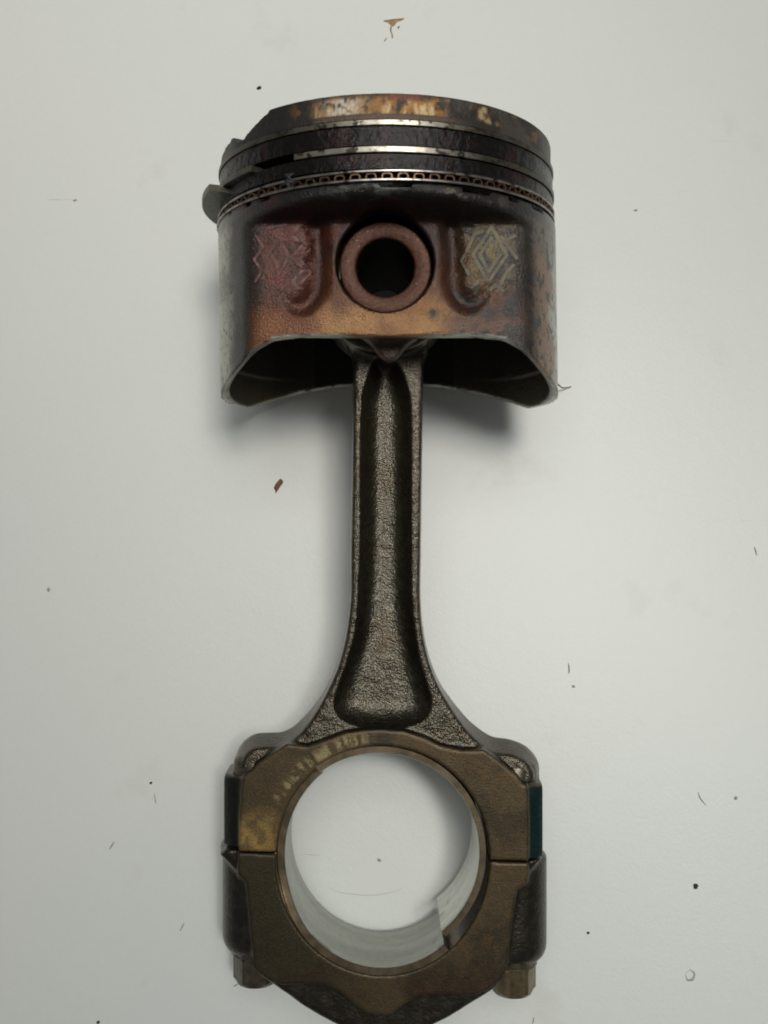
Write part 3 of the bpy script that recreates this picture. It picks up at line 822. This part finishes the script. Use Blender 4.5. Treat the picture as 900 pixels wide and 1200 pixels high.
capo = [(278, 980), (278, 1025), (283, 1030), (288, 1037), (291, 1070), (294, 1104), (297, 1136), (317, 1153.5), (338, 1168), (357, 1182), (389, 1200), (420, 1214), (450, 1220), (482, 1215),
        (514, 1200), (528, 1193), (555, 1176), (576, 1163), (589, 1150), (595, 1133), (599, 1095), (603.4, 1060), (607, 1043), (618, 1037), (620, 1025), (620, 980)]
capface = [(278, 980), (278, 1025), (283, 1030), (288, 1037), (291, 1070), (294, 1104), (297, 1136), (316, 1151), (330, 1155), (356, 1154), (380, 1155), (397, 1162), (415, 1178), (430, 1188), (450, 1191),
           (460, 1189), (475, 1177), (492, 1168), (510, 1166), (527, 1166), (556, 1168), (572, 1161), (589, 1148), (595, 1133), (599, 1095), (603.4, 1060), (607, 1043), (618, 1037), (620, 1025), (620, 980)]
def build_cap():
    h = 0.4
    x0, x1, y0, y1, z0, z1 = -43, 43, -184, -133, -12.6, 12.6
    xs = np.arange(x0, x1, h); ys = np.arange(y0, y1, h); zs = np.arange(z0, z1, h)
    X2, Y2 = np.meshgrid(xs, ys, indexing='ij'); aZ = np.abs(zs)[None, None, :]
    X3, Y3 = X2[:, :, None], Y2[:, :, None]
    df = poly_sdf(ups(capface, ZF), X2, Y2)[:, :, None]
    do = poly_sdf(catmull(ups(capo, 8.5), 2), X2, Y2)[:, :, None]
    lump = ((fbm(X2, Y2, X2 * 0, 0.5, 3, 13.0) - 0.5) * 0.2)[:, :, None]
    face = smax(df, aZ - ZF, 0.5)
    forg = smax(do + 0.10 * (aZ - 6), aZ - (9.0 + lump), 1.6)
    body = smin(face, forg, 0.6)
    for bx, yb in ((XL, up(0, 1121, 4)[1]), (XR, up(0, 1131, 4)[1])):
        sx = 1 if bx > 0 else -1
        cyl = np.sqrt((X3 - bx) ** 2 + zs[None, None, :] ** 2) - (8.4 + lump * 0.2)
        cyl = smax(cyl, yb - Y3, 5.0)
        cyl = smax(cyl, Y3 - split(X3) + 0.6, 1.6)
        body = smin(body, cyl, 1.2)
    body = np.maximum(body, -boreF(X3, Y3))
    body = np.maximum(body, Y3 - split(X3) + 0.22)
    V, Q = surface_nets(body.astype(np.float32), (x0, y0, z0), h)
    x, y, z = V.T
    dfv = poly_sdf(ups(capface, ZF), x, y)
    cf, rf = colour_forged(x, y, z); cm, rm = colour_mach(x, y, z, True)
    cf = cf * 0.62
    m = sst(ZF - 0.7, ZF - 0.25, np.abs(z)) * sst(0.6, 0.0, dfv)
    col = cf * (1 - m[:, None]) + cm * m[:, None]; ro = rf * (1 - m) + rm * m
    bw = (boreF(x, y) < 0.7) & (np.abs(z) < ZF - .4)
    col = np.where(bw[:, None], np.array((0.13, 0.095, 0.055)), col)
    return V, Q, np.concatenate([col, ro[:, None]], 1), m
V, Q, C, m = build_cap()
cap = split_by_mask(('bearing_cap', M_forged, M_mach), V, Q, C, m)
cap['label'] = 'brown bearing cap closing the lower half of the big end'

# ---- bearing shells, both spun out of place ----
def shell(name, label, a0, a1, fn_c, th, zt, zb, n, tone, zdrop=None):
    V, Fc, C = [], [], []
    nz = 12
    for i in range(n + 1):
        a = a0 + (a1 - a0) * i / n
        (xi, yi), (xo, yo) = fn_c(a)
        dz = zdrop(a) if zdrop else 0
        ztt = zt - dz
        ring = [(xi + (xo - xi) * .12, yi + (yo - yi) * .12, ztt)] + [(xi, yi, ztt - 0.25 + (zb + 0.25 - ztt + .25) * j / nz) for j in range(nz + 1)] + [(xo, yo, zb), (xo, yo, ztt)]
        for (x, y, z) in ring: V.append((x, y, z))
    k = nz + 4
    for i in range(n):
        for j in range(k):
            j2 = (j + 1) % k
            Fc.append((i * k + j, i * k + j2, (i + 1) * k + j2, (i + 1) * k + j))
    Fc.append(tuple(reversed(range(k)))); Fc.append(tuple(n * k + j for j in range(k)))
    V = np.array(V); x, y, z = V.T
    bandn = fbm(x * 0.05, y * 0.05, z, 0.55, 4, 3.0); sp = fbm(x, y, z, 0.5, 4, 90.0)
    col = mixc(np.tile(np.array(tone), (len(V), 1)), tuple(t * 0.82 for t in tone), sst(0.4, 0.62, bandn))
    col = mixc(col, (0.14, 0.12, 0.09), sst(0.74, 0.80, sp) * .5)
    jj = np.arange(len(V)) % k
    facev = (jj == 0) | (jj == k - 1)
    col = np.where(facev[:, None], mixc(np.tile(np.array((0.26, 0.20, 0.125)), (len(V), 1)), (0.15, 0.115, 0.07), sst(.35, .7, sp)), col)
    o = add_mesh(name, V, Fc, M_shell, root, True, np.concatenate([col, np.full((len(V), 1), 0.36)], 1))
    sharpen(o, 40); o['label'] = label; return o
c1 = up(444.5, 999.5, ZF); r1 = 117 / sz(ZF)
def f1(a):
    t = math.radians(a); return ((c1[0] + r1 * math.cos(t), c1[1] + r1 * math.sin(t)), (c1[0] + (r1 + 1.6) * math.cos(t), c1[1] + (r1 + 1.6) * math.sin(t)))
shell('bearing_shell', 'upper bearing shell turned towards the right of the bore', -51.6, 126.5, f1, 1.6, ZF + 0.12, -ZF, 120, (0.72, 0.72, 0.67))
def f2(a):
    t = math.radians(a)
    xo, yo = BC[0] + (BA - .12) * math.cos(t), BC[1] + (BB - 0.12 if math.sin(t) < 0 else BT - .12) * math.sin(t)
    return ((xo - 1.75 * math.cos(t), yo - 1.75 * math.sin(t)), (xo, yo))
shell('bearing_shell', 'lower bearing shell with a rubbed grey-green running face', 128, 308.1, f2, 1.6, ZF + 0.05, -ZF, 130, (0.40, 0.405, 0.365),
      zdrop=lambda a: 3.2 * float(sst(225, 190, np.float64(a))) )

# ---- rod bolts and nuts ----
def lathe_y(prof, cx, cz, n=40, hexr=None):
    V, Fc = [], []
    k = len(prof)
    for i in range(n):
        t = 2 * math.pi * i / n
        for (r, y, isx) in prof:
            rr = r
            if isx:
                q = (t - math.radians(32)) % (math.pi / 3) - math.pi / 6
                rr = min(r * math.cos(math.pi / 6) / math.cos(q), r * 0.985)
            V.append((cx + rr * math.sin(t), y, cz + rr * math.cos(t)))
    for i in range(n):
        for j in range(k - 1):
            Fc.append((i * k + j, i * k + j + 1, ((i + 1) % n) * k + j + 1, ((i + 1) % n) * k + j))
    Fc.append(tuple(i * k for i in range(n))); Fc.append(tuple(reversed([i * k + k - 1 for i in range(n)])))
    return V, Fc
def bolt(bx, vtop, vbot, vseat, vend, lab_h, lab_n, head_cx, nmat):
    yt, yb = up(0, vtop, 5)[1], up(0, vbot, 4)[1]
    # round-backed head, leaning against the shoulder
    prof = [(2.5, yt + 0.0, 0), (4.2, yt - 0.4, 0), (5.2, yt - 1.4, 0), (5.6, yt - 3.0, 0), (5.6, yt - 5.0, 0), (4.4, yt - 6, 0), (4.4, yb - 2, 0)]
    V, Fc = lathe_y(prof, head_cx, 3.2, 48)
    # one side of the head is ground flat towards the rod
    o = add_mesh('rod_bolt', V, Fc, M_bolt, root); sharpen(o, 30); o['label'] = lab_h
    ys, ye = up(0, vseat, 4)[1], up(0, vend, 4)[1]
    prof = [(4.2, ys + 2.5, 0), (5.9, ys + 2.4, 0), (6.1, ys + 0.2, 0), (5.4, ys - .1, 0), (5.9, ys - 0.5, 1), (5.9, ye + 1.0, 1), (4.8, ye, 0), (2.2, ye - 0.1, 0)]
    V, Fc = lathe_y(prof, bx, 0, 72)
    o = add_mesh('rod_nut', V, Fc, nmat, root); sharpen(o, 22); o['label'] = lab_n
bolt(XL, 884, 1110, 1123, 1157, 'left bolt head tucked in the shoulder', 'dark left rod nut below the cap', -31.4, M_bolt)
bolt(XR, 890, 1120, 1135, 1169, 'right bolt head with a grey rounded back', 'brassy right rod nut below the cap', 31.9, M_nut)

# ------------------------------------------------------------------ crumbs and marks on the table
M_dirt = flat_metal('black_grit', (0.010, 0.009, 0.008), (0.03, 0.027, 0.024), 0.6, 0.0, 2, 0.1)
M_rust = flat_metal('rust_flake', (0.10, 0.035, 0.016), (0.24, 0.10, 0.05), 0.6, 0.0, 1.2, 0.1)
M_grey = flat_metal('grey_dust', (0.32, 0.31, 0.28), (0.46, 0.45, 0.41), 0.8, 0.0, 2, 0.1)
M_scuff = flat_metal('pale_scuff', (0.45, 0.45, 0.41), (0.60, 0.60, 0.56), 0.7, 0.0, 1.0, 0.02)
M_stain = flat_metal('dried_amber_residue', (0.22, 0.11, 0.035), (0.42, 0.27, 0.11), 0.45, 0.0, 0.9, 0.05)
def flake(name, u, v, lx, ly, ht, ang, mat, label, cat, group=None, seed=0):
    rnd = random.Random(seed); x, y = table_pt(u, v); n = 12; V = []; Fc = []
    a = math.radians(ang)
    rads = [1 + rnd.uniform(-.28, .28) for _ in range(n)]
    for lev, sc_, z in ((0, 1.0, 0.0), (1, 1.02, ht * 0.55), (2, 0.62, ht)):
        for i in range(n):
            t = 2 * math.pi * i / n; px, py = lx / 2 * rads[i] * math.cos(t) * sc_, ly / 2 * rads[i] * math.sin(t) * sc_
            V.append((px * math.cos(a) - py * math.sin(a), px * math.sin(a) + py * math.cos(a), z + 0.01 + (rnd.uniform(0, .12) * ht if lev else 0)))
    for lev in (0, 1):
        for i in range(n):
            Fc.append((lev * n + i, lev * n + (i + 1) % n, (lev + 1) * n + (i + 1) % n, (lev + 1) * n + i))
    Fc.append(tuple(2 * n + i for i in range(n)))
    o = add_mesh(name, V, Fc, mat, None, False); o.location = (x * S, y * S, 0)
    o['label'] = label; o['category'] = cat
    if group: o['group'] = group
    return o
G = 'specks of grit on the table'
flake('rust_flake', 326, 569, 4.4, 1.5, 0.5, 62, M_rust, 'small rust-brown flake on the table left of the rod beam', 'flake', None, 3)
flake('grit_speck', 304, 103, 1.4, 1.0, 0.5, 20, M_dirt, 'dark grit speck above the broken left edge of the crown', 'speck', G, 4)
flake('grit_speck', 815, 1038.5, 1.25, 1.15, 0.6, 0, M_dirt, 'round black speck, the largest one right of the big end', 'speck', G, 5)
flake('grit_speck', 689, 1093, 0.7, 0.65, 0.3, 0, M_dirt, 'tiny black speck just right of the right rod nut', 'speck', G, 6)
flake('grit_speck', 177, 917.5, 0.9, 0.7, 0.3, 30, M_dirt, 'small dark speck left of the left bolt head', 'speck', G, 7)
flake('grit_speck', 745, 246.5, 0.9, 0.6, 0.3, 0, M_grey, 'faint grey speck on the bare table right of the ring belt', 'speck', G, 8)
flake('grit_speck', 444.5, 1008, 1.2, 0.8, 0.25, -30, M_grey, 'grey speck near the middle of the big end hole', 'speck', G, 9)
flake('grit_speck', 672, 804.5, 0.8, 0.8, 0.3, 0, M_grey, 'grey speck right of the flared foot of the rod', 'speck', G, 10)
flake('grit_speck', 88, 235, 1.2, 0.5, 0.25, 15, M_grey, 'faint speck far out on the table left of the rings', 'speck', G, 11)
flake('grit_speck', 862, 935, 0.9, 0.9, 0.3, 15, M_grey, 'grey speck near the right border, above the largest speck', 'speck', G, 12)
flake('grit_speck', 115, 1198, 1.0, 0.7, 0.3, 15, M_dirt, 'dark speck at the lower left edge of the photo', 'speck', G, 13)
flake('grit_speck', 57, 691, 1.2, 0.8, 0.2, 80, M_grey, 'grey speck on the left part of the table level with the rod beam', 'speck', G, 14)
# dried amber residue at the top: blot with a thin run below it
def residue():
    V, Fc = [], []
    def blob(pts, z0=0.02, ht=0.10):
        P = np.array([table_pt(u, v) for u, v in pts]); P = catmull(P, 4); c = P.mean(0); k0 = len(V); n = len(P)
        for p in P: V.append((p[0], p[1], z0))
        for p in P: q = c + (p - c) * 0.75; V.append((q[0], q[1], z0 + ht))
        V.append((c[0], c[1], z0 + ht * 0.8))
        for i in range(n):
            j = (i + 1) % n
            Fc.append((k0 + i, k0 + j, k0 + n + j, k0 + n + i)); Fc.append((k0 + n + i, k0 + n + j, k0 + 2 * n))
    blob([(450, 24), (456, 23), (464, 22), (471, 21.5), (474.5, 21.8), (471, 24), (466, 26), (463, 29), (460, 31.5), (457, 29), (454, 26.5), (450, 25.5)])
    blob([(457.4, 31), (459, 31.5), (458.6, 36), (460.5, 41), (460.3, 45), (459, 44), (458.6, 40), (457.0, 36)], 0.02, 0.05)
    blob([(466, 31.5), (468.5, 30.5), (467.4, 33.5), (466, 34)], 0.02, 0.05)
    blob([(450, 48), (452.5, 44.5), (453.4, 45), (451, 48.6)], 0.02, 0.05)
    # fan triangles orientation is irrelevant for a thin film
    o = add_mesh('dried_residue', V, Fc, M_stain, None, True)
    o['label'] = 'amber dried residue blot with a thin run, above the crown'; o['category'] = 'stain'
residue()
# short dark ticks (scratches filled with dirt)
def hair(name, pts, wd, mat, label, cat, lift=0.15, group=None):
    P = catmull([(*table_pt(u, v), h_) for u, v, h_ in pts], 6, False); V = []; Fc = []; k = 5
    o0 = P[0].copy(); o0[2] = 0
    for i, p in enumerate(P):
        d = P[min(i + 1, len(P) - 1)] - P[max(i - 1, 0)]; d /= np.linalg.norm(d) + 1e-9
        s1 = np.cross(d, (0, 0, 1)); s1 /= np.linalg.norm(s1) + 1e-9; s2 = np.cross(s1, d)
        w_ = wd * (0.35 + 0.65 * math.sin(math.pi * min(max(i / (len(P) - 1), 0.06), 0.94)))
        for q in range(k):
            t = 2 * math.pi * q / k; V.append(p - o0 + (s1 * math.cos(t) + s2 * math.sin(t)) * w_ / 2 + np.array((0, 0, lift)))
    for i in range(len(P) - 1):
        for q in range(k): Fc.append((i * k + q, i * k + (q + 1) % k, (i + 1) * k + (q + 1) % k, (i + 1) * k + q))
    Fc.append(tuple(range(k))); Fc.append(tuple((len(P) - 1) * k + q for q in range(k)))
    o = add_mesh(name, V, Fc, mat, None, True); o.location = (o0[0] * S, o0[1] * S, 0)
    o['label'] = label; o['category'] = cat
    if group: o['group'] = group
    return o
M_fib = flat_metal('brown_fibre', (0.10, 0.06, 0.03), (0.25, 0.17, 0.10), 0.6, 0.0, 2, 0.02)
hair('curved_scuff', [(385, 1040, 0), (400, 1046, .05), (432, 1049, .05), (455, 1046.5, .05), (472, 1041, 0)], 0.15, M_scuff, 'thin curved grey scuff on the table seen through the big end hole', 'scuff', 0.02)
hair('short_scuff', [(354, 1001, 0), (364, 1001.5, .05), (376, 1002, 0)], 0.15, M_scuff, 'short straight scuff at the left inside the big end hole', 'scuff', 0.02)
G2 = 'short dark fibres on the table'
hair('fibre', [(640, 460, 12), (650, 457.5, 6), (658, 457, 2), (669, 453.5, 0.3)], 0.42, M_fib, 'brown wispy fibre at the lower right tip of the skirt', 'fibre')
hair('fibre', [(128.5, 995, 0), (131, 991, 0.1), (134, 986.5, 0)], 0.40, M_grey, 'short grey fibre left of the parting line of the big end', 'fibre', 0.15, G2)
hair('fibre', [(211, 1091, 0), (213.5, 1086, 0.1), (216, 1081.5, 0)], 0.33, M_grey, 'short grey fibre left of the bearing cap boss', 'fibre', 0.15, G2)
hair('fibre', [(666, 777, 0), (667, 784, 0.1), (666.5, 789, 0)], 0.38, M_grey, 'thin grey fibre right of the flared foot of the rod', 'fibre', 0.15, G2)
hair('fibre', [(181, 930, 0), (182, 936, .1), (183, 942, 0)], 0.28, M_grey, 'faint fibre below the small speck left of the bolt head', 'fibre', 0.15, G2)
hair('fibre', [(818, 928, 0), (821, 936, .1), (827, 943.5, 0)], 0.26, M_grey, 'curved faint fibre right of the right bolt head', 'fibre', 0.15, G2)
hair('fibre', [(273, 1156, 0), (277, 1154, .1), (281, 1151, 0)], 0.28, M_grey, 'tiny fibre beside the left rod nut', 'fibre', 0.15, G2)
hair('fibre', [(884, 641, 0), (885.5, 646, .1), (886.5, 651, 0)], 0.28, M_grey, 'short grey fibre near the right border', 'fibre', 0.15, G2)
hair('fibre', [(624, 1200, 0), (625, 1196, .1), (625.5, 1192, 0)], 0.28, M_grey, 'short fibre below the right nut at the lower edge', 'fibre', 0.15, G2)
# a small dried ring mark at lower right
def ring_mark():
    cx, cy = table_pt(808.5, 1143); V = []; Fc = []; n = 36
    for i in range(n):
        t = 2 * math.pi * i / n; e = 1 + 0.12 * math.sin(2 * t + 1) + 0.06 * math.sin(5 * t)
        a, b = 1.0 * e, 1.35 * e; wv = 0.16 + 0.12 * math.sin(t + 2.4)
        for s, z in ((1 + wv, 0.01), (1, 0.06), (1 - wv, 0.01)): V.append((a * s * math.cos(t), b * s * math.sin(t), z))
    for i in range(n):
        for q in (0, 1): Fc.append((i * 3 + q, ((i + 1) % n) * 3 + q, ((i + 1) % n) * 3 + q + 1, i * 3 + q + 1))
    o = add_mesh('dried_drop_ring', V, Fc, M_grey, None, True); o.location = (cx * S, cy * S, 0)
    o['label'] = 'small grey dried drop ring at the lower right of the table'; o['category'] = 'stain'
ring_mark()
